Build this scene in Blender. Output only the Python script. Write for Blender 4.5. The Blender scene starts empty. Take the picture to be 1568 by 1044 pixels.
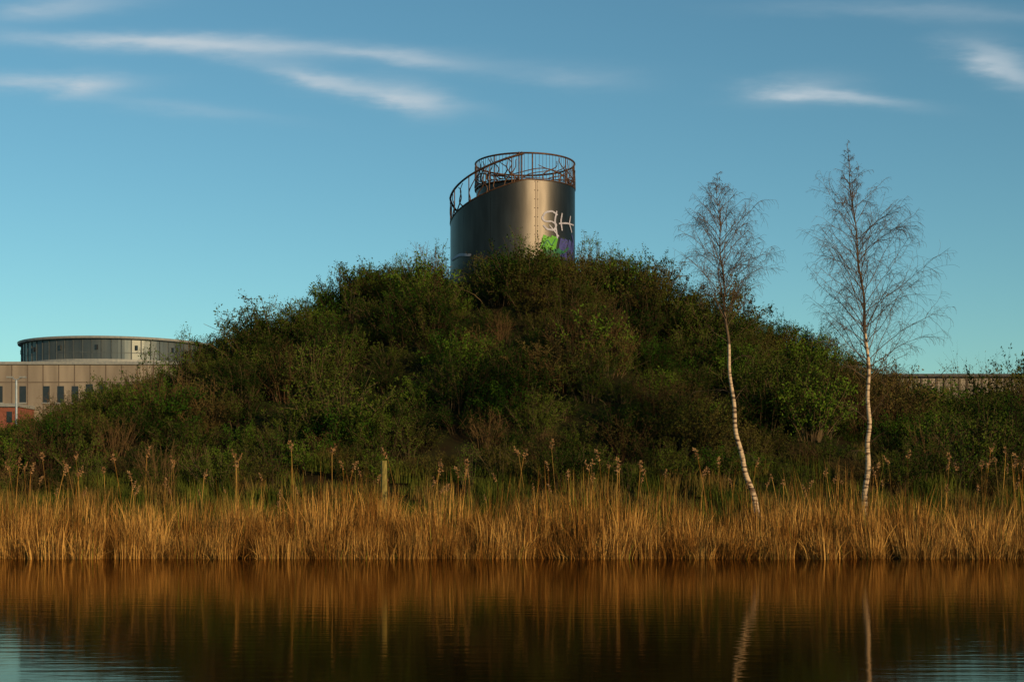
import bpy, math, random
import numpy as np
from mathutils import Vector
random.seed(5); rng=np.random.default_rng(5)
S=bpy.context.scene
FP=2178.0; HZ=750.0; CH=1.93
def PX(px,Y): return (px-784)/FP*Y
def PZ(py,Y): return CH+(HZ-py)/FP*Y
# ---------------- materials
def newmat(name):
    m=bpy.data.materials.new(name); m.use_nodes=True
    return m,m.node_tree.nodes,m.node_tree.links,m.node_tree.nodes['Principled BSDF']
def mat(name,c1,c2=None,scale=3.0,rough=0.8,metal=0.0,bump=0.0,stretch=(1,1,1),rand=False,p=(0.35,0.65),spec=0.3,c3=None,s3=0.3,diff=False,th=(.48,.62)):
    m,N,L,B=newmat(name)
    B.inputs['Roughness'].default_value=rough; B.inputs['Metallic'].default_value=metal
    B.inputs['Specular IOR Level'].default_value=spec
    g=N.new('ShaderNodeNewGeometry'); mp=N.new('ShaderNodeMapping'); mp.inputs['Scale'].default_value=stretch
    L.new(g.outputs['Position'],mp.inputs['Vector'])
    nz=N.new('ShaderNodeTexNoise'); nz.inputs['Scale'].default_value=scale; nz.inputs['Detail'].default_value=1 if diff else 5
    L.new(mp.outputs[0],nz.inputs['Vector'])
    cr=N.new('ShaderNodeValToRGB'); cr.color_ramp.elements[0].position=p[0]; cr.color_ramp.elements[1].position=p[1]
    cr.color_ramp.elements[0].color=(*c1,1); cr.color_ramp.elements[1].color=(*(c2 or c1),1)
    src=nz.outputs['Fac']
    if rand:
        oi=N.new('ShaderNodeObjectInfo'); ad=N.new('ShaderNodeMath'); ad.operation='MULTIPLY_ADD'
        ad.inputs[1].default_value=0.55; ad.inputs[2].default_value=-0.28
        L.new(oi.outputs['Random'],ad.inputs[0]); a2=N.new('ShaderNodeMath'); L.new(ad.outputs[0],a2.inputs[0]); L.new(src,a2.inputs[1]); src=a2.outputs[0]
    L.new(src,cr.inputs['Fac']); col=cr.outputs['Color']
    if c3:
        n3=N.new('ShaderNodeTexNoise'); n3.inputs['Scale'].default_value=s3; n3.inputs['Detail'].default_value=1; L.new(g.outputs['Position'],n3.inputs['Vector'])
        mr=N.new('ShaderNodeMapRange'); mr.inputs['From Min'].default_value=th[0]; mr.inputs['From Max'].default_value=th[1]; L.new(n3.outputs['Fac'],mr.inputs['Value'])
        mx=N.new('ShaderNodeMix'); mx.data_type='RGBA'; L.new(mr.outputs[0],mx.inputs[0]); L.new(col,mx.inputs[6]); mx.inputs[7].default_value=(*c3,1); col=mx.outputs[2]
    L.new(col,B.inputs['Base Color'])
    if bump:
        b=N.new('ShaderNodeBump'); b.inputs['Strength'].default_value=bump; b.inputs['Distance'].default_value=0.05; L.new(nz.outputs['Fac'],b.inputs['Height']); L.new(b.outputs[0],B.inputs['Normal'])
    if diff:
        t=N.new('ShaderNodeBsdfDiffuse'); L.new(col,t.inputs['Color']); N.remove(B); L.new(t.outputs[0],N['Material Output'].inputs['Surface'])
    return m
# ---------------- mesh builder
class MB:
    def __init__(s): s.v=[]; s.f=[]; s.m=[]; s.n=0
    def add(s,vs,fs,mi=0):
        vs=np.asarray(vs,float); s.v.append(vs)
        for f in fs: s.f.append(tuple(i+s.n for i in f)); s.m.append(mi)
        s.n+=len(vs)
    def tube(s,pts,rad,k=3,mi=0):
        pts=np.asarray(pts,float); n=len(pts); rad=np.broadcast_to(np.asarray(rad,float),(n,))
        t=np.gradient(pts,axis=0); t/=np.linalg.norm(t,axis=1)[:,None]+1e-9
        ref=np.array([0.31,0.22,0.93]) if abs(t[:,2]).mean()<0.8 else np.array([0.9,0.3,0.1])
        a=np.cross(t,ref); a/=np.linalg.norm(a,axis=1)[:,None]+1e-9; b=np.cross(t,a)
        an=np.arange(k)*2*math.pi/k
        vs=(pts[:,None,:]+rad[:,None,None]*(np.cos(an)[None,:,None]*a[:,None,:]+np.sin(an)[None,:,None]*b[:,None,:])).reshape(-1,3)
        fs=[(i*k+j,i*k+(j+1)%k,(i+1)*k+(j+1)%k,(i+1)*k+j) for i in range(n-1) for j in range(k)]
        s.add(vs,fs,mi)
    def ribbon(s,pts,side,w,mi=0):
        pts=np.asarray(pts,float); w=np.broadcast_to(np.asarray(w,float),(len(pts),))
        side=np.asarray(side,float)
        if side.ndim==1: side=np.broadcast_to(side,pts.shape)
        vs=np.stack([pts-side*w[:,None]/2,pts+side*w[:,None]/2],1).reshape(-1,3)
        s.add(vs,[(2*i,2*i+1,2*i+3,2*i+2) for i in range(len(pts)-1)],mi)
    def box(s,x0,x1,y0,y1,z0,z1,mi=0):
        vs=[(x,y,z) for z in (z0,z1) for y in (y0,y1) for x in (x0,x1)]
        s.add(vs,[(0,2,3,1),(4,5,7,6),(0,1,5,4),(2,6,7,3),(0,4,6,2),(1,3,7,5)],mi)
    def leaves(s,c,size,mi=1):
        c=np.asarray(c,float); n=len(c)
        a=rng.normal(size=(n,3)); a/=np.linalg.norm(a,axis=1)[:,None]
        b=np.cross(a,rng.normal(size=(n,3))); b/=np.linalg.norm(b,axis=1)[:,None]
        L=(size*rng.uniform(0.6,1.3,n))[:,None]; W=L*0.5
        vs=np.stack([c,c+a*L*.5+b*W*.5,c+a*L,c+a*L*.5-b*W*.5],1).reshape(-1,3)
        s.add(vs,[(4*i,4*i+1,4*i+2,4*i+3) for i in range(n)],mi)
    def obj(s,name,mats,parent=None,smooth=False,link=True):
        me=bpy.data.meshes.new(name); me.from_pydata(np.concatenate(s.v).tolist(),[],s.f)
        for m in mats: me.materials.append(m)
        me.polygons.foreach_set('material_index',s.m)
        if smooth: me.polygons.foreach_set('use_smooth',[True]*len(s.f))
        me.update(); o=bpy.data.objects.new(name,me)
        if link: S.collection.objects.link(o)
        if parent: o.parent=parent
        return o
def empty(name,loc=(0,0,0)):
    e=bpy.data.objects.new(name,None); S.collection.objects.link(e); return e
def scatter(name,protos,P,R,SC,I):
    col=bpy.data.collections.new(name+'_kinds')
    for o in protos: col.objects.link(o)
    me=bpy.data.meshes.new(name); me.from_pydata([tuple(p) for p in P],[],[])
    a=me.attributes.new('rot','FLOAT_VECTOR','POINT'); a.data.foreach_set('vector',np.asarray(R,float).ravel())
    a=me.attributes.new('scl','FLOAT_VECTOR','POINT'); a.data.foreach_set('vector',np.asarray(SC,float).ravel())
    a=me.attributes.new('kind','INT','POINT'); a.data.foreach_set('value',np.asarray(I,int).tolist())
    o=bpy.data.objects.new(name,me); S.collection.objects.link(o)
    ng=bpy.data.node_groups.new(name,'GeometryNodeTree')
    ng.interface.new_socket('Geometry',in_out='INPUT',socket_type='NodeSocketGeometry'); ng.interface.new_socket('Geometry',in_out='OUTPUT',socket_type='NodeSocketGeometry')
    N=ng.nodes; L=ng.links; gi=N.new('NodeGroupInput'); go=N.new('NodeGroupOutput')
    ip=N.new('GeometryNodeInstanceOnPoints'); ci=N.new('GeometryNodeCollectionInfo')
    ci.inputs['Collection'].default_value=col; ci.inputs['Separate Children'].default_value=True; ci.inputs['Reset Children'].default_value=True
    def na(n,t):
        x=N.new('GeometryNodeInputNamedAttribute'); x.data_type=t; x.inputs['Name'].default_value=n; return x.outputs['Attribute']
    L.new(gi.outputs[0],ip.inputs['Points']); L.new(ci.outputs[0],ip.inputs['Instance']); ip.inputs['Pick Instance'].default_value=True
    L.new(na('kind','INT'),ip.inputs['Instance Index']); L.new(na('rot','FLOAT_VECTOR'),ip.inputs['Rotation']); L.new(na('scl','FLOAT_VECTOR'),ip.inputs['Scale'])
    L.new(ip.outputs[0],go.inputs[0])
    md=o.modifiers.new('scatter','NODES'); md.node_group=ng
    return o
# ---------------- terrain
tab=[(-900,700),(-300,680),(0,655),(60,632),(150,608),(240,572),(300,540),(340,508),(450,466),(520,436),(560,416),(620,390),(690,378),(790,370),(880,374),(940,382),(1000,406),(1040,426),(1100,452),(1160,480),(1220,505),(1270,530),(1320,556),(1380,590),(1450,600),(1568,596),(1900,630),(2500,700)]
RX=np.array([PX(a,70) for a,b in tab]); RZ=np.array([PZ(b,70)-2.1 for a,b in tab])
BY=[-400,-60,-25,-12,36,39.5,40.4,44,48,51,56,5000]; BZ=[3,2,1,-1,-1.3,-.4,.05,.5,1.15,1.75,2,2]
SY=[49,52,58,62,65,68,70,74,80,95,105]; SS=[0,.09,.45,.73,.9,.975,1,1,.85,.25,0]
def H(x,y):
    x=np.asarray(x,float); y=np.asarray(y,float)
    r=np.interp(x,RX,RZ); b=np.interp(y,BY,BZ); s=np.interp(y,SY,SS)
    n=0.26*np.sin(x*.9+y*.4)+.2*np.sin(x*.37-y*.8+1)+.1*np.sin(x*2.1+y*1.3)
    k=np.clip((y-46)/8,0,1)*np.clip((140-y)/40,0,1)
    return b+(r-2)*s+n*k+0.06*np.sin(x*1.7)*np.sin(y*2)*np.clip((y-39)/2,0,1)*np.clip((60-y)/10,0,1)
def grid(name,xs,ys,fz,m,smooth=True):
    X,Y=np.meshgrid(xs,ys); Z=fz(X,Y); v=np.stack([X,Y,Z],-1).reshape(-1,3); nx=len(xs)
    b=MB(); b.add(v,[(j*nx+i,j*nx+i+1,(j+1)*nx+i+1,(j+1)*nx+i) for j in range(len(ys)-1) for i in range(nx-1)])
    return b.obj(name,[m],smooth=smooth)
xs=np.concatenate([[-3000,-1200,-500,-250,-150,-100,-75],np.arange(-60,60.1,0.8),[75,100,150,250,500,1200,3000]])
ys=np.concatenate([[-400,-200,-60,-25,-12,0,15,30,36],np.arange(38,80,0.6),np.arange(80,110,2),[130,180,300,600,1500,4000]])
m_ground=mat('ground_soil',(.022,.015,.008),(.022,.026,.009),scale=1.2,rough=1,bump=.5,spec=0)
grid('hill_ground',xs,ys,H,m_ground)
# ---------------- water (murky pond: tinted reflection over dark brown body)
m,N,L,B=newmat('pond_water'); N.remove(B)
g=N.new('ShaderNodeNewGeometry'); mp=N.new('ShaderNodeMapping'); mp.inputs['Scale'].default_value=(.3,1.6,1); L.new(g.outputs['Position'],mp.inputs[0])
n1=N.new('ShaderNodeTexNoise'); n1.inputs['Scale'].default_value=2.8; n1.inputs['Detail'].default_value=4; L.new(mp.outputs[0],n1.inputs['Vector'])
bp=N.new('ShaderNodeBump'); bp.inputs['Strength'].default_value=1; bp.inputs['Distance'].default_value=.0032; L.new(n1.outputs['Fac'],bp.inputs['Height'])
gl=N.new('ShaderNodeBsdfGlossy'); gl.inputs['Roughness'].default_value=.05; gl.inputs['Color'].default_value=(.84,.72,.56,1)
df=N.new('ShaderNodeBsdfDiffuse'); df.inputs['Color'].default_value=(.012,.007,.002,1)
fr=N.new('ShaderNodeFresnel'); fr.inputs['IOR'].default_value=1.33; ms=N.new('ShaderNodeMixShader')
for n in (gl,df,fr): L.new(bp.outputs[0],n.inputs['Normal'])
L.new(fr.outputs[0],ms.inputs[0]); L.new(df.outputs[0],ms.inputs[1]); L.new(gl.outputs[0],ms.inputs[2]); L.new(ms.outputs[0],N['Material Output'].inputs['Surface'])
b=MB(); b.add([(-400,-60,0),(400,-60,0),(400,42,0),(-400,42,0)],[(0,1,2,3)]); b.obj('pond_water',[m])
# ---------------- shrubs
m_bark=mat('shrub_bark',(.04,.026,.015),(.10,.068,.036),scale=4,rand=True,diff=True)
m_red=mat('twig_red_brown',(.055,.030,.016),(.11,.064,.028),scale=4,rand=True,diff=True)
m_leaf=mat('shrub_leaf',(.011,.024,.004),(.056,.074,.011),scale=.5,rand=True,c3=(.064,.054,.013),s3=.2,diff=True,th=(.54,.68))
m_leaf2=mat('shrub_leaf_bright',(.022,.052,.006),(.070,.112,.012),scale=.6,rand=True,diff=True)
m_dead=mat('shrub_leaf_brown',(.045,.038,.012),(.085,.066,.02),scale=.6,rand=True,diff=True)
def shrub(name,h,w,stems,tw,lf,ls,mats,upright=0.5):
    b=MB(); C=[]
    for i in range(stems):
        an=rng.uniform(0,2*math.pi); r0=rng.uniform(0,.25*w); lean=rng.uniform(.1,1)*w*.5
        hh=h*rng.uniform(.6,1.0)*(1-.35*(lean/(w*.5))**2)
        t=np.linspace(0,1,5)[:,None]; d=np.array([math.cos(an),math.sin(an),0])
        pts=d*(r0+lean*t**(1+upright))+np.array([0,0,1])*hh*t+rng.normal(size=(5,3))*.05*t
        b.tube(pts,np.linspace(.02,.005,5),3,0)
        for j in range(tw):
            tt=rng.uniform(.25,1); k=tt*4; i0=min(int(k),3); p=pts[i0]+(pts[i0+1]-pts[i0])*(k-i0)
            dd=d*rng.uniform(-.2,.8)+rng.normal(size=3)*.5+np.array([0,0,.6]); dd/=np.linalg.norm(dd); l=rng.uniform(.25,.6)*h*.35
            q=np.array([p,p+dd*l+np.array([0,0,l*.1])]); sd=np.cross(dd,rng.normal(size=3)); sd/=np.linalg.norm(sd); b.ribbon(q,sd,[.016,.006],0)
            if lf:
                u=rng.uniform(.1,1.05,lf)[:,None]; C.append(p+(q[1]-p)*u+rng.normal(size=(lf,3))*.05)
    if C: b.leaves(np.concatenate(C),ls,1)
    return b.obj(name,mats,link=False)
kinds=[shrub('a_willow',2.3,2.7,28,8,13,.085,[m_bark,m_leaf]),
 shrub('b_hawthorn',2.0,2.8,28,9,13,.075,[m_bark,m_leaf]),
 shrub('c_elder',2.2,2.4,24,8,12,.10,[m_bark,m_leaf2]),
 shrub('d_bramble',1.6,3.0,28,8,12,.08,[m_bark,m_leaf]),
 shrub('e_bare_twigs',2.6,2.0,34,10,2,.06,[m_red,m_dead],.2),
 shrub('f_thin_sapling',3.0,1.4,12,8,8,.075,[m_bark,m_leaf2],.1),
 shrub('g_brown_thicket',2.1,2.5,28,8,9,.075,[m_red,m_dead])]
P=[];R=[];SC=[];I=[]
TX,TY=0.64,70.0
for y in np.arange(50.6,75,1.25):
    for x in np.arange(-42,42,1.25):
        px_=x+rng.uniform(-.6,.6); py_=y+rng.uniform(-.6,.6)
        dt=math.hypot(px_-TX,py_-TY)
        if dt<4.0: continue
        u=784+px_/py_*FP
        if 1265<u<1400 and 51.5<py_<56 and rng.random()<.7: continue
        lump=math.sin(px_*1.05+py_*.5)+math.sin(px_*.53-py_*.9+2)
        s=rng.uniform(.68,1.0)*(1+.17*lump)
        if rng.random()<.12 and py_<65 and px_>-13: s*=1.35
        if dt<6 and py_<TY: s=min(s,.95)
        if 684<u<724 and py_>61: s*=.45
        if py_<52.5: s*=.8
        if u<70: s=min(s,.85)
        nz=math.sin(px_*.33+1.3)+math.sin(py_*.45+px_*.2)
        w=[3,3,1.8,2,.3,.6,.5]
        if nz>1.1: w=[2,2,.5,1,1.5,.6,2]
        if px_>12 : w=[2,2,.8,2,1.4,.7,1.3]
        w=np.array(w)/sum(w); k=rng.choice(7,p=w)
        P.append((px_,py_,float(H(px_,py_))-.12)); R.append((rng.uniform(-.1,.1),rng.uniform(-.1,.1),rng.uniform(0,6.28)))
        SC.append((s,s,s*rng.uniform(.9,1.15))); I.append(k)
for (u,yy_,s,k) in [(812,66.2,1.0,2),(840,66.4,.9,2),(866,66.6,1.0,0),(892,67.2,1.15,5),(745,65.4,.9,0),(770,65.8,.95,6),(798,65.9,1.05,5),(652,68,1.1,4),(668,68.3,.95,5),(915,68.5,1.1,5)]:
    x=PX(u,yy_); P.append((x,yy_,float(H(x,yy_))-.1)); R.append((0,0,rng.uniform(0,6))); SC.append((s,s,s)); I.append(k)
scatter('hillside_shrubs',kinds,P,R,SC,I)
# ---------------- reeds
m_reed=mat('dry_reed',(.22,.095,.020),(.52,.28,.075),scale=.9,rand=True,diff=True)
m_reed2=mat('dry_reed_dark',(.065,.027,.008),(.17,.075,.02),scale=1.5,rand=True,diff=True)
m_green=mat('reed_green_blade',(.10,.10,.015),(.22,.20,.032),scale=1.2,rand=True,diff=True)
m_plume=mat('reed_plume',(.19,.095,.042),(.32,.18,.085),scale=8,diff=True)
def clump(name,n,h,w,green,lean,wid=.02,plumes=0,lo=.4,pr=.35,pl=.3):
    b=MB(); ld=rng.uniform(0,6.28)
    for i in range(n):
        an=rng.uniform(0,6.28); r=w*.5*math.sqrt(rng.random()); p0=np.array([math.cos(an)*r,math.sin(an)*r,-.1])
        hh=h*(lo+(1.1-lo)*rng.random()**1.2); a2=an if rng.random()<.5 else ld+rng.normal()*.6
        ln=hh*abs(rng.normal())*lean; d=np.array([math.cos(a2),math.sin(a2),0]); t=np.linspace(0,1,5)[:,None]
        if rng.random()<.2: ln=hh*rng.uniform(.4,1.0); hh*=rng.uniform(.5,.85)
        pts=p0+d*ln*t**2+np.array([0,0,1])*hh*(t-.12*t**3*(ln/hh)*2)
        sa=rng.uniform(0,6.28); side=np.array([math.cos(sa),math.sin(sa),0])
        mi=2 if rng.random()<green else (1 if rng.random()<.45 else 0)
        b.ribbon(pts,side,np.array([1,1,.85,.5,.1])*wid*rng.uniform(.6,1.3),mi)
    for i in range(plumes):
        p0=np.array([rng.normal()*pr,rng.normal()*pr,0]); hh=h*rng.uniform(.95,1.2); a=rng.uniform(0,6.28); l=rng.uniform(.02,pl)
        t=np.linspace(0,1,6)[:,None]; d=np.array([math.cos(a),math.sin(a),0])
        pts=p0+d*l*t**2+np.array([0,0,1])*hh*t; b.tube(pts,.006,3,0)
        e=pts[-1]; n=42; u=rng.uniform(-.15,1,n)[:,None]
        c=e+np.array([0,0,-.02])+(d*.11+np.array([0,0,.21]))*u+rng.normal(size=(n,3))*.025*(1.15-u)
        b.leaves(c,.075,3)
    return b.obj(name,[m_reed,m_reed2,m_green,m_plume],link=False)
rk=[clump('a_reed',190,1.45,1.15,.02,.18),clump('b_reed',190,1.7,1.15,.04,.13),clump('c_reed',170,1.3,1.25,.02,.34),
    clump('d_reed_green',80,1.85,1.2,.4,.12,.018),clump('e_reed_plume',40,1.8,1.3,.2,.08,.018,plumes=1,lo=.5),clump('f_reed_tall',60,2.2,1.3,.12,.1,.016,lo=.35),
    clump('g_plume_stalk',3,2.1,.3,.3,.05,.016,plumes=1,lo=.5,pr=.02,pl=.5),clump('h_plume_stalk',5,2.05,.9,.3,.05,.016,plumes=2,lo=.5,pr=.6)]
P=[];R=[];SC=[];I=[]
for y in np.arange(40.2,46.4,.66):
    for x in np.arange(-24,24,.66):
        a=x+rng.uniform(-.35,.35); c=y+rng.uniform(-.3,.3)+.12*math.sin(x*1.3)+.1*math.sin(x*3.1)
        g1=math.sin(x*.8)+math.sin(x*2.3+1)*.8+math.sin(x*5.1)*.5
        s=rng.uniform(.58,1.08)*(1+.13*g1)
        if c<40.9: s*=.85
        if c<43: w=[3,3,2.5,.2,.02,.35]
        elif c<44.2: w=[1.2,1.2,.6,1.6,.6,2]
        else:
            w=[.1,.1,.1,1.6,.8,1.5]; s*=.9
            if rng.random()<.4: continue
        if c>42.6 and rng.random()<.18: continue
        w=np.array(w)/sum(w)
        P.append((a,c,max(float(H(a,c)),0)-.05)); R.append((rng.uniform(-.12,.12),rng.uniform(-.12,.12),rng.uniform(0,6.28))); SC.append((s,s,s)); I.append(rng.choice(6,p=w))
for x in np.arange(-24,24,.5):
    s=rng.uniform(.35,.75); a=x+rng.uniform(-.2,.2); P.append((a,40.15+rng.uniform(-.15,.1),-.05)); R.append((rng.uniform(-.2,.2),rng.uniform(-.1,.2),rng.uniform(0,6.28))); SC.append((s,s,s)); I.append(rng.choice([0,2]))
for i in range(80):
    a=rng.uniform(-19,19); c=rng.uniform(42.2,46); s=rng.uniform(.75,1.12)
    P.append((a,c,float(H(a,c))-.05)); R.append((rng.uniform(-.12,.12),rng.uniform(-.12,.12),rng.uniform(0,6.28))); SC.append((s,s,s)); I.append(rng.choice([6,6,7]))
for (a,c,s,k) in [(PX(580,43),43.0,1.0,1),(PX(592,43.5),43.5,1.0,1),(PX(600,42.6),42.6,.95,0),(PX(584,44),44.1,.95,1),(PX(575,43.8),43.8,.9,3)]:
    P.append((a,c,float(H(a,c))-.05)); R.append((0,0,rng.uniform(0,6.28))); SC.append((s,s,s)); I.append(k)
scatter('reed_bed',rk,P,R,SC,I)
m_grass=mat('bank_grass',(.035,.050,.008),(.095,.105,.018),scale=.7,rand=True,c3=(.16,.10,.03),s3=.5,diff=True)
gm=[]
for nm,h in (('a_grass',.7),('b_grass',1.0),('c_grass',.85)):
    b=MB()
    for i in range(150):
        p0=np.array([rng.uniform(-.6,.6),rng.uniform(-.6,.6),-.05]); a=rng.uniform(0,6.28); d=np.array([math.cos(a),math.sin(a),0]); hh=h*rng.uniform(.4,1.1); t=np.linspace(0,1,4)[:,None]
        b.ribbon(p0+d*hh*rng.uniform(.05,.6)*t**2+np.array([0,0,1])*hh*t*(1-.2*t),np.array([-d[1],d[0],0]),np.array([1,.9,.6,.1])*.022,0)
    gm.append(b.obj(nm,[m_grass],link=False))
P=[];R=[];SC=[];I=[]
for y in np.arange(44,56.5,.85):
    for x in np.arange(-31,31,.85):
        if y>52 and not (13<x<22): continue
        a=x+rng.uniform(-.4,.4); c=y+rng.uniform(-.4,.4); s=rng.uniform(.6,1.15)*(.6 if y>52 else 1)
        P.append((a,c,float(H(a,c))-.03)); R.append((0,0,rng.uniform(0,6.28))); SC.append((s,s,s)); I.append(rng.integers(3))
scatter('bank_grass',gm,P,R,SC,I)
# post
Y=44.6; b=MB(); x=PX(587,Y); b.tube([(x,Y,.4),(x+.02,Y,1.5),(x+.02,Y,PZ(705,Y))],[.11,.105,.10],8); b.add([(x+.02+.10*math.cos(i*math.pi/4),Y+.10*math.sin(i*math.pi/4),PZ(705,Y)) for i in range(8)],[tuple(range(8))])
b.obj('wooden_post',[mat('post_wood',(.11,.085,.02),(.24,.18,.045),scale=6,stretch=(4,4,1))])
# ---------------- birches
m_bw=mat('birch_bark',(.08,.045,.028),(.50,.35,.22),scale=2.6,rough=.7,stretch=(1,1,5),p=(.40,.52),bump=.3)
m_tw=mat('birch_twig',(.075,.050,.034),(.14,.095,.06),scale=5,diff=True)
def birch(name,Y,trunk,env,side_low,seed,nprim):
    global rng
    rng=np.random.default_rng(seed); b=MB()
    tp=np.array([(PX(a,Y),Y+.15*math.sin(i*1.1),PZ(c,Y)) for i,(a,c) in enumerate(trunk)])
    n=60; s=np.linspace(0,len(tp)-1,n)
    T=np.stack([np.interp(s,range(len(tp)),tp[:,k]) for k in range(3)],1)
    ker=np.ones(5)/5
    for k in range(3):
        pad=np.pad(T[:,k],2,mode='reflect',reflect_type='odd'); T[:,k]=np.convolve(pad,ker,'valid')
    T[:,0]+=.03*np.sin(s*5)
    hf=(T[:,2]-T[0,2])/(T[-1,2]-T[0,2]); rad=.100*(1-hf)**1.25+.006
    b.tube(T[:36],rad[:36],8,0); b.tube(T[35:],rad[35:],6,1)
    ez=np.array([PZ(p,Y) for p,_ in env])[::-1]; ew=np.array([w*Y/FP for _,w in env])[::-1]
    def br(p,d,Lg,r,lev):
        ns=[7,5,4][lev]; pts=[p]; d=d/np.linalg.norm(d)
        for i in range(ns):
            f=i/ns
            d=d+rng.normal(size=3)*[.10,.16,.2][lev]+np.array([0,0,[-.04*f,-.12*f,-.36][lev]]); d/=np.linalg.norm(d)
            pts.append(pts[-1]+d*Lg/ns)
        pts=np.array(pts); b.tube(pts,np.linspace(r,[.004,.003,.0026][lev],ns+1),3,1)
        if lev<2:
            nc=[int(3+7*min(1,Lg/1.6)),6][lev]
            for j in range(nc):
                f=rng.uniform(.15,1.0); k=f*ns; i0=min(int(k),ns-1); q=pts[i0]+(pts[i0+1]-pts[i0])*(k-i0); td=pts[i0+1]-pts[i0]; td/=np.linalg.norm(td)
                dd=td*.9+rng.normal(size=3)*.5+np.array([0,0,.1 if lev==0 else -.1])
                br(q,dd,Lg*rng.uniform(.3,.55)*(1.1-f*.4)+.04,[.006,.0035][lev],lev+1)
    zlo,zhi=ez[0],ez[-1]
    for i in range(nprim):
        z=zlo+(zhi-zlo)*((i+rng.random())/nprim)**1.12
        j=int(np.argmin(abs(T[:,2]-z))); w=np.interp(z+.3,ez,ew); a=i*2.4+rng.normal()*.4
        el=rng.uniform(.65,1.15); d=np.array([math.cos(a)*math.cos(el),math.sin(a)*math.cos(el),math.sin(el)])
        br(T[j],d,w*rng.uniform(.85,1.5)+.12,.012+.012*(1-hf[j]),0)
    for (p0,p1) in side_low:
        z=PZ(p0[1],Y); j=int(np.argmin(abs(T[:,2]-z))); e=np.array([PX(p1[0],Y),Y+rng.uniform(-.5,.5),PZ(p1[1],Y)]); br(T[j],e-T[j],float(np.linalg.norm(e-T[j])),.010,1)
    return b.obj(name,[m_bw,m_tw],smooth=True)
birch('birch_tree',44.6,[(1174,830),(1162,785),(1147,735),(1131,685),(1122,625),(1116,550),(1111,475),(1106,400),(1101,330),(1097,268)],
  [(268,1),(300,22),(350,52),(400,68),(450,76),(500,58)],[((1118,600),(1060,580)),((1116,560),(1150,520)),((1113,520),(1075,505)),((1120,620),(1145,590)),((1135,690),(1165,700))],11,56)
birch('birch_tree',45.8,[(1322,830),(1327,755),(1331,690),(1330,640),(1328,570),(1323,480),(1316,400),(1307,310),(1297,222)],
  [(222,1),(260,17),(300,33),(350,60),(420,84),(500,94),(560,86),(590,55)],[((1329,650),(1290,600)),((1330,680),(1360,660)),((1330,640),(1380,575)),((1331,700),(1300,690))],23,80)
rng=np.random.default_rng(9)
# ---------------- tower
tw=empty('viewing_tower')
def met(name,c,r,mt=1.0):
    return mat(name,tuple(v*.7 for v in c),c,scale=1.2,rough=r,metal=mt,stretch=(2,2,.4),spec=.5)
m_met=met('weathered_steel',(.068,.060,.054),.42); m_rail=mat('rusty_rail',(.05,.024,.015),(.12,.06,.03),scale=6,rough=.5,metal=.4)
DZ=16.65
def rW(th):
    f=np.clip((285-th)/110,0,1.5); return 2.46+1.25*np.minimum(f,1)**1.3+.25*np.maximum(f-1,0)
def zW(th):
    f=np.maximum(272-th,0)/90; return DZ-1.45*f**1.15
def pos(th,r,z): a=math.radians(th); return (TX+r*math.cos(a),TY+r*math.sin(a),z)
ZB=10.6
b=MB(); ths=np.linspace(60,360,151); vs=[];fs=[]
for t in ths:
    r=float(rW(t)); z=float(zW(t)); vs+=[pos(t,r,ZB),pos(t,r,z),pos(t,r-.05,z),pos(t,r-.05,ZB)]
for i in range(len(ths)-1):
    for k in range(3): fs.append((4*i+k,4*i+4+k,4*i+5+k,4*i+1+k))
fs+= [(0,1,2,3)]
b.add(vs,fs)
o=b.obj('spiral_wall',[m_met],tw,smooth=True); o.data.set_sharp_from_angle(angle=math.radians(30))
b=MB(); n=96; r=2.40
b.add([pos(i*360/n,r,z) for z in (ZB,DZ-.03) for i in range(n)],[(i,(i+1)%n,n+(i+1)%n,n+i) for i in range(n)]+[tuple(range(n,2*n))])
o=b.obj('inner_drum',[m_met],tw,smooth=True); o.data.set_sharp_from_angle(angle=math.radians(30))
b=MB()
for t in np.arange(64,268,5.):
    z=float(zW(t+5))-.12; r1=float(rW(t+5))-.07; r0=2.42
    b.add([pos(t,r0,z),pos(t,r1,z),pos(t+5,r1,z),pos(t+5,r0,z),pos(t,r0,z-.16),pos(t,r1,z-.16)],[(0,1,2,3),(4,5,1,0)])
b.obj('stair_treads',[m_met],tw)
b=MB()
for t in (282,235,205,330,170):
    r=float(rW(t)); z1=float(zW(t))-.02
    for s in (-.9,.9) if t==282 else (0,):
        b.ribbon([pos(t+s,float(rW(t+s))+.006,ZB),pos(t+s,float(rW(t+s))+.006,z1)],np.array([-math.sin(math.radians(t)),math.cos(math.radians(t)),0]),.022 if t==282 else .012)
    if t==282:
        for z in np.arange(ZB+.1,z1,.42):
            for s in (-1.9,1.9):
                p=pos(t+s,float(rW(t+s))+.008,z); b.box(p[0]-.015,p[0]+.015,p[1]-.012,p[1]+.01,z-.015,z+.015)
b.obj('wall_seams',[met('seam_steel',(.05,.035,.028),.5)],tw)
b=MB(); b.tube([pos(t,float(rW(t)),float(zW(t))+.02) for t in np.linspace(60,360,140)],.035,6)
b.tube([pos(t,2.44,DZ) for t in np.linspace(0,275,100)],.05,6)
RH=1.28
full=np.linspace(0,360,145)
b.tube([pos(t,2.44,DZ+RH) for t in full],.045,6); b.tube([pos(t,2.44,DZ+.10) for t in full],.022,5)
for t in np.arange(0,360,45): b.tube([pos(t+8,2.44,DZ),pos(t+8,2.44,DZ+RH)],.03,5)
for t in (263,266.): b.tube([pos(t,2.5,DZ-.1),pos(t,2.5,DZ+RH+.04)],.035,5)
for t in np.arange(0,360,4.2):
    b.tube([pos(t,2.44,DZ+.1),pos(t,2.44,DZ+RH)],.010,4)
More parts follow.
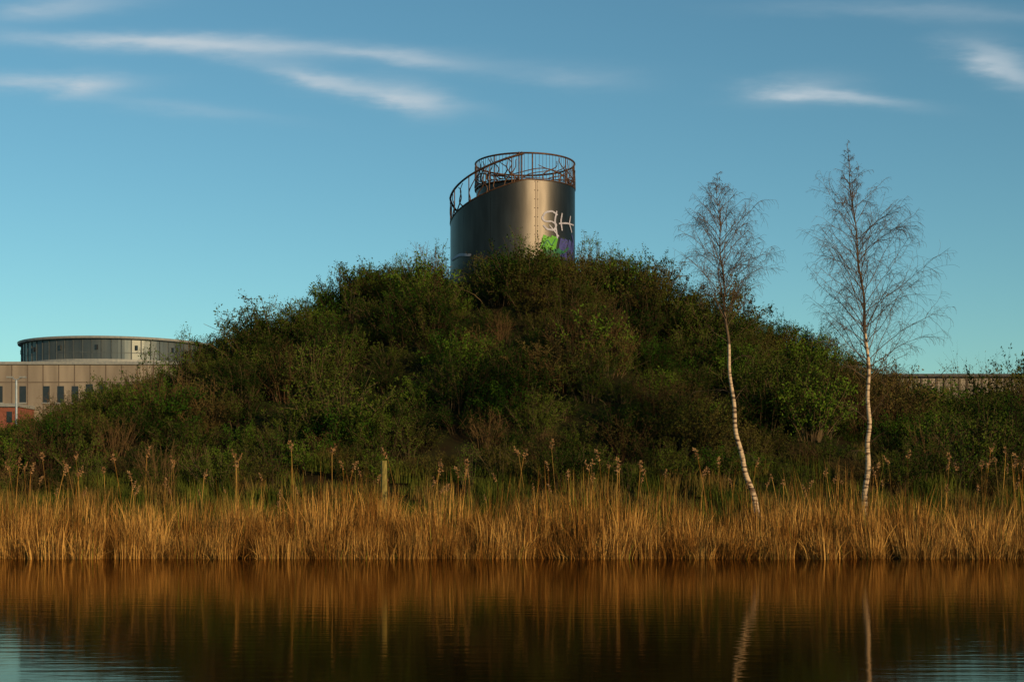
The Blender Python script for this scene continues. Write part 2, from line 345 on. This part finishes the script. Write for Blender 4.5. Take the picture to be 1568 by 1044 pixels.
def vine(t0,dt,z0,z1,rf,zf,r=.022,amp=6):
    u=np.linspace(0,1,14); ph=rng.uniform(0,6.28); pts=[]
    for q in u:
        t=t0+dt*q+amp*math.sin(q*5+ph)*q*(1-q)*2; pts.append(pos(t,rf(t),zf(t)+z0+(z1-z0)*q))
    b.tube(pts,np.linspace(r*1.3,r*.7,14),5)
for t in list(np.arange(-70,15,11))+list(np.arange(165,262,12))+list(np.arange(20,160,28)):
    vine(t,rng.uniform(-24,24),.05,RH*rng.uniform(.7,1),lambda t:2.46,lambda t:DZ,.028,12)
    vine(t+6,rng.choice([-1,1])*rng.uniform(25,45),.1,RH*rng.uniform(.35,.6),lambda t:2.47,lambda t:DZ,.024,10)
b.tube([pos(t,2.45,DZ+.42+.16*math.sin(math.radians(t*4))) for t in full],.026,5)
zr=lambda t: float(zW(t)); rr=lambda t: float(rW(t))
tt=np.linspace(75,268,80)
b.tube([pos(t,rr(t),zr(t)+RH*.98) for t in tt],.055,6)
for t in np.arange(80,268,22): b.tube([pos(t,rr(t),zr(t)),pos(t,rr(t),zr(t)+RH*.97)],.028,5)
for t in np.arange(78,262,9.): vine(t,rng.uniform(-12,12),.0,RH*rng.uniform(.8,.97),rr,zr,.028,7)
b.obj('branch_railing',[m_rail],tw,smooth=True)
def gp(px,py): 
    ph=math.degrees(math.asin(max(-.999,min(.999,(px-804)/76.)))); return 270+ph, PZ(py,67.7)
gcount=[0]
def stroke(b,pts,w,mi):
    gcount[0]+=1; off=.010+.0012*gcount[0]
    q=np.array([gp(*p) for p in pts]); S2=np.stack([np.radians(q[:,0])*2.46,q[:,1]],1)
    n=max(8,len(pts)*5); s=np.linspace(0,len(pts)-1,n); C=np.stack([np.interp(s,range(len(pts)),S2[:,k]) for k in range(2)],1)
    for _ in range(2):
        C[1:-1]=(C[:-2]+2*C[1:-1]+C[2:])/4
    t=np.gradient(C,axis=0); t/=np.linalg.norm(t,axis=1)[:,None]+1e-9; nn=np.stack([-t[:,1],t[:,0]],1)
    ww=w*(.75+.35*np.sin(np.linspace(.3,2.8,n)))[:,None]/2
    vs=[]
    for a,c in zip(C-nn*ww,C+nn*ww):
        for k in (a,c):
            th=math.degrees(k[0]/2.46); vs.append(pos(th,float(rW(th))+off,k[1]))
    b.add(vs,[(2*i,2*i+1,2*i+3,2*i+2) for i in range(n-1)],mi)
b=MB()
for x in (858,864,870,875): stroke(b,[(x,394),(x-1,378),(x+1,362)],.30,2)
stroke(b,[(826,400),(836,384),(832,374)],.3,3); stroke(b,[(842,400),(850,388),(856,380)],.3,3)
for x in (828,834,840,845): stroke(b,[(x,382+(x%3)*2),(x+2,372),(x+5,360+(x%4))],.2,1)
stroke(b,[(838,388),(850,380),(860,384),(868,374)],.12,3)
stroke(b,[(829,378),(836,366),(842,376),(848,364)],.06,3)
stroke(b,[(873,352),(876,362),(874,378)],.1,2)
W0=.085
stroke(b,[(851,327),(843,322),(833,325),(828,334),(832,339),(842,338)],W0,0)
stroke(b,[(842,338),(850,342),(846,351),(836,351),(830,345)],W0,0)
stroke(b,[(850,321),(847,336),(849,350),(851,363)],W0,0); stroke(b,[(839,344),(846,352),(853,360)],.06,0)
stroke(b,[(858,323),(856,336),(858,350)],W0,0); stroke(b,[(853,340),(864,337),(876,336)],.07,0); stroke(b,[(871,324),(869,336),(873,349)],W0,0)
def pm(n,c): return mat(n,tuple(v*.7 for v in c),c,rough=.6,scale=5)
stroke(b,[(726,388),(733,384),(742,388)],.12,0)
b.obj('graffiti',[pm('paint_white',(.40,.37,.44)),pm('paint_green',(.10,.34,.02)),pm('paint_blue_violet',(.055,.055,.20)),pm('paint_teal',(.02,.12,.06))],tw)
# ---------------- left building
def ribmat(name,c1,c2,px,rough=.5,metal=0.):
    return mat(name,c1,c2,scale=px,rough=rough,metal=metal,stretch=(1,1,.15))
Y=180.; bl=empty('round_roofed_hall')
m_beige=ribmat('beige_panels',(.17,.132,.10),(.26,.205,.155),.6); m_dark=mat('window_glass',(.012,.014,.017),(.02,.02,.025),rough=.2,spec=.5)
m_clad=ribmat('grey_cladding',(.055,.07,.08),(.12,.12,.11),.5,.4,.5); m_white=mat('roof_edge',(.18,.18,.18),(.25,.24,.22),rough=.5); m_brick=mat('red_brick',(.16,.05,.03),(.22,.07,.045),scale=3)
m_joint=mat('panel_joint',(.09,.065,.05),(.12,.09,.07))
zt=PZ(558,Y); x0=PX(-160,Y); x1=PX(330,Y)
b=MB(); b.box(x0,x1,Y,Y+40,1.5,zt,0); b.box(x0-.2,x1+.2,Y-.25,Y+40,zt+.002,zt+.35,1)
for px in np.arange(-150,325,24.): b.box(PX(px,Y)-.06,PX(px,Y)+.06,Y-.03,Y+.1,6,zt-.01,2)
b.box(x0,x1,Y-.05,Y+.1,PZ(585,Y)-.05,PZ(585,Y)+.05,2)
b.obj('panel_walls',[m_beige,m_white,m_joint],bl)
b=MB()
for px in list(range(-150,60,36))+[66,88,110,132,152,172,194,216,238]:
    h0,h1=(616,591) if px<130 else (606,588)
    b.box(PX(px,Y),PX(px+10,Y),Y-.06,Y+.05,PZ(h0,Y),PZ(h1,Y),0)
    b.box(PX(px,Y)-.12,PX(px+10,Y)+.12,Y-.14,Y+.04,PZ(h0,Y)-.15,PZ(h0,Y)-.01,1)
b.obj('windows',[m_dark,m_white],bl)
b=MB(); b.box(x0,PX(52,Y),Y-6,Y-.01,1.5,PZ(627,Y),0); b.box(x0,PX(54,Y),Y-6.3,Y-.02,PZ(627,Y)+.002,PZ(622,Y),1)
for px in range(-140,45,22): b.box(PX(px,Y),PX(px+8,Y),Y-6.05,Y-5.9,PZ(650,Y),PZ(634,Y),2)
b.obj('brick_annex',[m_brick,m_white,m_dark],bl)
cx,cy,r=PX(182,Y+14),Y+14,12.7
def ring(b,r0,z0,r1,z1,mi,n=96):
    b.add([(cx+r0*math.cos(i*2*math.pi/n),cy+r0*math.sin(i*2*math.pi/n),z0) for i in range(n)]+[(cx+r1*math.cos(i*2*math.pi/n),cy+r1*math.sin(i*2*math.pi/n),z1) for i in range(n)],[(i,(i+1)%n,n+(i+1)%n,n+i) for i in range(n)],mi)
z0=zt+.36; z1=PZ(520,Y+3)
b=MB(); ring(b,r,z0,r,z0+.5,1); ring(b,r-.15,z0+.5,r-.15,z1,0)
ring(b,r,z0+.5,r-.15,z0+.501,1); ring(b,r-.15,z1,r+.35,z1+.01,2); ring(b,r+.35,z1+.01,r+.42,z1+.3,1); ring(b,r+.42,z1+.3,r*.6,z1+.7,2); ring(b,r*.6,z1+.7,.01,z1+.9,2)
for i in range(64):
    a=i*2*math.pi/64; X=cx+(r-.1)*math.cos(a); YY=cy+(r-.1)*math.sin(a); b.tube([(X,YY,z0+.5),(X,YY,z1)],.06,4,2)
    if i%4==0:
        a2=a+.5*2*math.pi/64; X=cx+(r-.11)*math.cos(a2); YY=cy+(r-.11)*math.sin(a2); b.tube([(X,YY,z0+1.7),(X,YY,z0+2.3)],.2,4,3)
ring(b,r-.10,z0+1.3,r-.10,z0+1.38,2)
b.obj('round_roof_drum',[m_clad,m_white,mat('roof_metal',(.05,.06,.065),(.08,.09,.095),rough=.5),m_dark],bl)
# right building
Y=150.; br_=empty('long_warehouse'); b=MB(); zt=PZ(577,Y); x0,x1=PX(1340,Y),PX(1750,Y)
b.box(x0,x1,Y,Y+30,1.5,zt,0); b.box(x0-.4,x1+.4,Y-.5,Y+30.4,zt+.002,zt+.3,1)
for x in np.arange(x0,x1,.8): b.box(x,x+.2,Y-.08,Y+.02,2,zt-.01,2)
b.obj('walls_and_roof',[m_beige,mat('dark_roof',(.05,.05,.055),(.08,.075,.07)),m_joint],br_)
# lamp
Y=150.; lp=empty('street_lamp'); b=MB(); x=PX(25,Y); z=PZ(582,Y); b.tube([(x,Y,1.8),(x,Y,z)],[.16,.09],8)
b.tube([(x-.5,Y,z+.25),(x,Y,z),(x+.5,Y,z+.25)],.06,6); b.obj('mast',[mat('galvanised_pole',(.3,.33,.36),(.4,.43,.46),rough=.4,metal=.5)],lp)
b=MB(); b.box(x-1.0,x-.35,Y-.2,Y+.2,z+.22,z+.4); b.box(x+.35,x+1.0,Y-.2,Y+.2,z+.22,z+.4); b.obj('lamp_heads',[m_white],lp)
# distant trees
bg=[shrub('a_far_tree',9,8,50,16,14,.22,[m_bark,m_leaf]),shrub('b_far_bare',10,7,50,20,2,.12,[m_bark,m_dead],.2)]
P=[];R=[];SC=[];I=[]
for (px,Yd,top,k) in [(1490,140,546,1),(1475,142,560,1),(1510,138,556,1),(1545,120,550,0),(1570,118,560,0),(1610,120,552,0),(1420,110,600,0),(1450,112,602,0),(1390,118,596,0),(1660,130,560,0),(1700,140,550,1),(-40,120,660,0),(60,118,645,0),(110,116,628,0),(-100,125,640,0),(160,116,614,0),(1480,108,602,0),(1520,109,600,0)]:
    h=PZ(top,Yd)-2; s=h/(8.6 if k==0 else 9.5); P.append((PX(px,Yd),Yd,1.9)); R.append((0,0,rng.uniform(0,6))); SC.append((s*.8,s*.8,s)); I.append(k)
for i in range(120):
    a=rng.uniform(-400,400); d=rng.uniform(260,420)
    P.append((a,d,1.9)); R.append((0,0,rng.uniform(0,6))); s=rng.uniform(.8,1.4); SC.append((s,s,s)); I.append(int(rng.integers(2)))
scatter('distant_trees',bg,P,R,SC,I)
# ---------------- sun & sky
SE=math.radians(15); AZ=math.radians(180-39)
d=Vector((math.sin(AZ)*math.cos(SE),math.cos(AZ)*math.cos(SE),math.sin(SE)))
sl=bpy.data.lights.new('sun','SUN'); sl.energy=4.3; sl.angle=math.radians(.5); sl.color=(1,.72,.38)
so=bpy.data.objects.new('sun',sl); S.collection.objects.link(so); so.rotation_euler=d.to_track_quat('Z','Y').to_euler(); so.location=(30,-30,40)
W=bpy.data.worlds.new('World'); S.world=W; W.use_nodes=True; N=W.node_tree.nodes; L=W.node_tree.links; BG=N['Background']
sk=N.new('ShaderNodeTexSky'); sk.sky_type='NISHITA'; sk.sun_disc=False; sk.sun_elevation=SE; sk.sun_rotation=AZ; sk.air_density=1.0; sk.dust_density=.3; sk.ozone_density=1.5
tc=N.new('ShaderNodeTexCoord'); sp=N.new('ShaderNodeSeparateXYZ'); L.new(tc.outputs['Generated'],sp.inputs[0])
def math_(op,a,b=None,c=None):
    n=N.new('ShaderNodeMath'); n.operation=op
    for i,v in enumerate((a,b,c)):
        if v is None: continue
        if isinstance(v,(int,float)): n.inputs[i].default_value=v
        else: L.new(v,n.inputs[i])
    return n.outputs[0]
yy=math_('MAXIMUM',sp.outputs['Y'],.05); u=math_('DIVIDE',sp.outputs['X'],yy); v=math_('DIVIDE',sp.outputs['Z'],yy)
cb=N.new('ShaderNodeCombineXYZ'); L.new(u,cb.inputs[0]); L.new(v,cb.inputs[1])
mpn=N.new('ShaderNodeMapping'); mpn.inputs['Scale'].default_value=(5,22,1); mpn.inputs['Rotation'].default_value=(0,0,.08); L.new(cb.outputs[0],mpn.inputs[0])
nz=N.new('ShaderNodeTexNoise'); nz.inputs['Scale'].default_value=1.3; nz.inputs['Detail'].default_value=5; nz.inputs['Roughness'].default_value=.62; L.new(mpn.outputs[0],nz.inputs['Vector'])
ns=N.new('ShaderNodeVectorMath'); ns.operation='SUBTRACT'; L.new(nz.outputs['Color'],ns.inputs[0]); ns.inputs[1].default_value=(.5,.5,.5)
nm=N.new('ShaderNodeVectorMath'); nm.operation='MULTIPLY'; L.new(ns.outputs[0],nm.inputs[0]); nm.inputs[1].default_value=(.10,.022,0)
na=N.new('ShaderNodeVectorMath'); L.new(cb.outputs[0],na.inputs[0]); L.new(nm.outputs[0],na.inputs[1])
cl=[(370,76,330,14,-3,.6),(200,62,200,10,-2,.3),(620,94,90,10,-5,.4),(60,124,120,12,-1,.7),(122,128,45,19,-3,.55),(560,138,140,11,-11,.36),(640,152,50,24,-10,.55),(470,118,150,16,-12,.28),(1285,148,95,10,-7,.7),(1240,138,70,20,5,.3),(1545,103,75,28,-25,.65),(60,12,140,16,5,.5),(860,120,90,16,-4,.3),(280,168,130,14,-8,.22),(1450,20,240,12,-2,.22)]
tot=None
for (px,py,a,c,rot,st) in cl:
    mp=N.new('ShaderNodeMapping'); mp.vector_type='TEXTURE'; mp.inputs['Location'].default_value=((px-784)/FP,(HZ-py)/FP,0); mp.inputs['Rotation'].default_value=(0,0,math.radians(rot)); mp.inputs['Scale'].default_value=(a/FP,c/FP,1)
    L.new(na.outputs[0],mp.inputs[0]); dp=N.new('ShaderNodeVectorMath'); dp.operation='DOT_PRODUCT'; L.new(mp.outputs[0],dp.inputs[0]); L.new(mp.outputs[0],dp.inputs[1])
    e=math_('MULTIPLY',math_('EXPONENT',math_('MULTIPLY',dp.outputs['Value'],-1.1)),st)
    tot=e if tot is None else math_('ADD',tot,e)
nr=N.new('ShaderNodeMapRange'); nr.inputs['From Min'].default_value=.35; nr.inputs['From Max'].default_value=.65; nr.inputs['To Min'].default_value=.45; nr.inputs['To Max'].default_value=1.2; L.new(nz.outputs['Fac'],nr.inputs['Value'])
fac=math_('MINIMUM',math_('MULTIPLY',tot,nr.outputs[0]),.85)
tint=N.new('ShaderNodeMix'); tint.data_type='RGBA'; tint.blend_type='MULTIPLY'; tint.inputs[0].default_value=1; L.new(sk.outputs[0],tint.inputs[6]); tint.inputs[7].default_value=(.585,.94,.95,1)
mx=N.new('ShaderNodeMix'); mx.data_type='RGBA'; L.new(fac,mx.inputs[0]); L.new(tint.outputs[2],mx.inputs[6]); mx.inputs[7].default_value=(5.0,5.7,6.2,1)
BG2=N.new('ShaderNodeBackground'); L.new(tint.outputs[2],BG.inputs[0]); L.new(mx.outputs[2],BG2.inputs[0])
BG.inputs[1].default_value=.108; BG2.inputs[1].default_value=.108
# the cirrus only occupies one part of the sky: plain sky elsewhere
reg=math_('MULTIPLY',math_('GREATER_THAN',sp.outputs['Y'],.05),math_('MULTIPLY',math_('GREATER_THAN',v,.18),math_('LESS_THAN',v,.5)))
reg=math_('MULTIPLY',reg,math_('LESS_THAN',math_('ABSOLUTE',u),.7))
mxs=N.new('ShaderNodeMixShader'); L.new(reg,mxs.inputs[0]); L.new(BG.outputs[0],mxs.inputs[1]); L.new(BG2.outputs[0],mxs.inputs[2]); L.new(mxs.outputs[0],N['World Output'].inputs['Surface'])
# ---------------- camera
cd=bpy.data.cameras.new('camera'); cd.lens=50; cd.sensor_width=36; cd.clip_end=8000; cd.shift_y=(HZ-522)/1568
co=bpy.data.objects.new('camera',cd); S.collection.objects.link(co); co.location=(0,0,CH); co.rotation_euler=(math.pi/2,0,0); S.camera=co
S.view_settings.view_transform='Standard'; S.view_settings.look='None'; S.view_settings.exposure=0
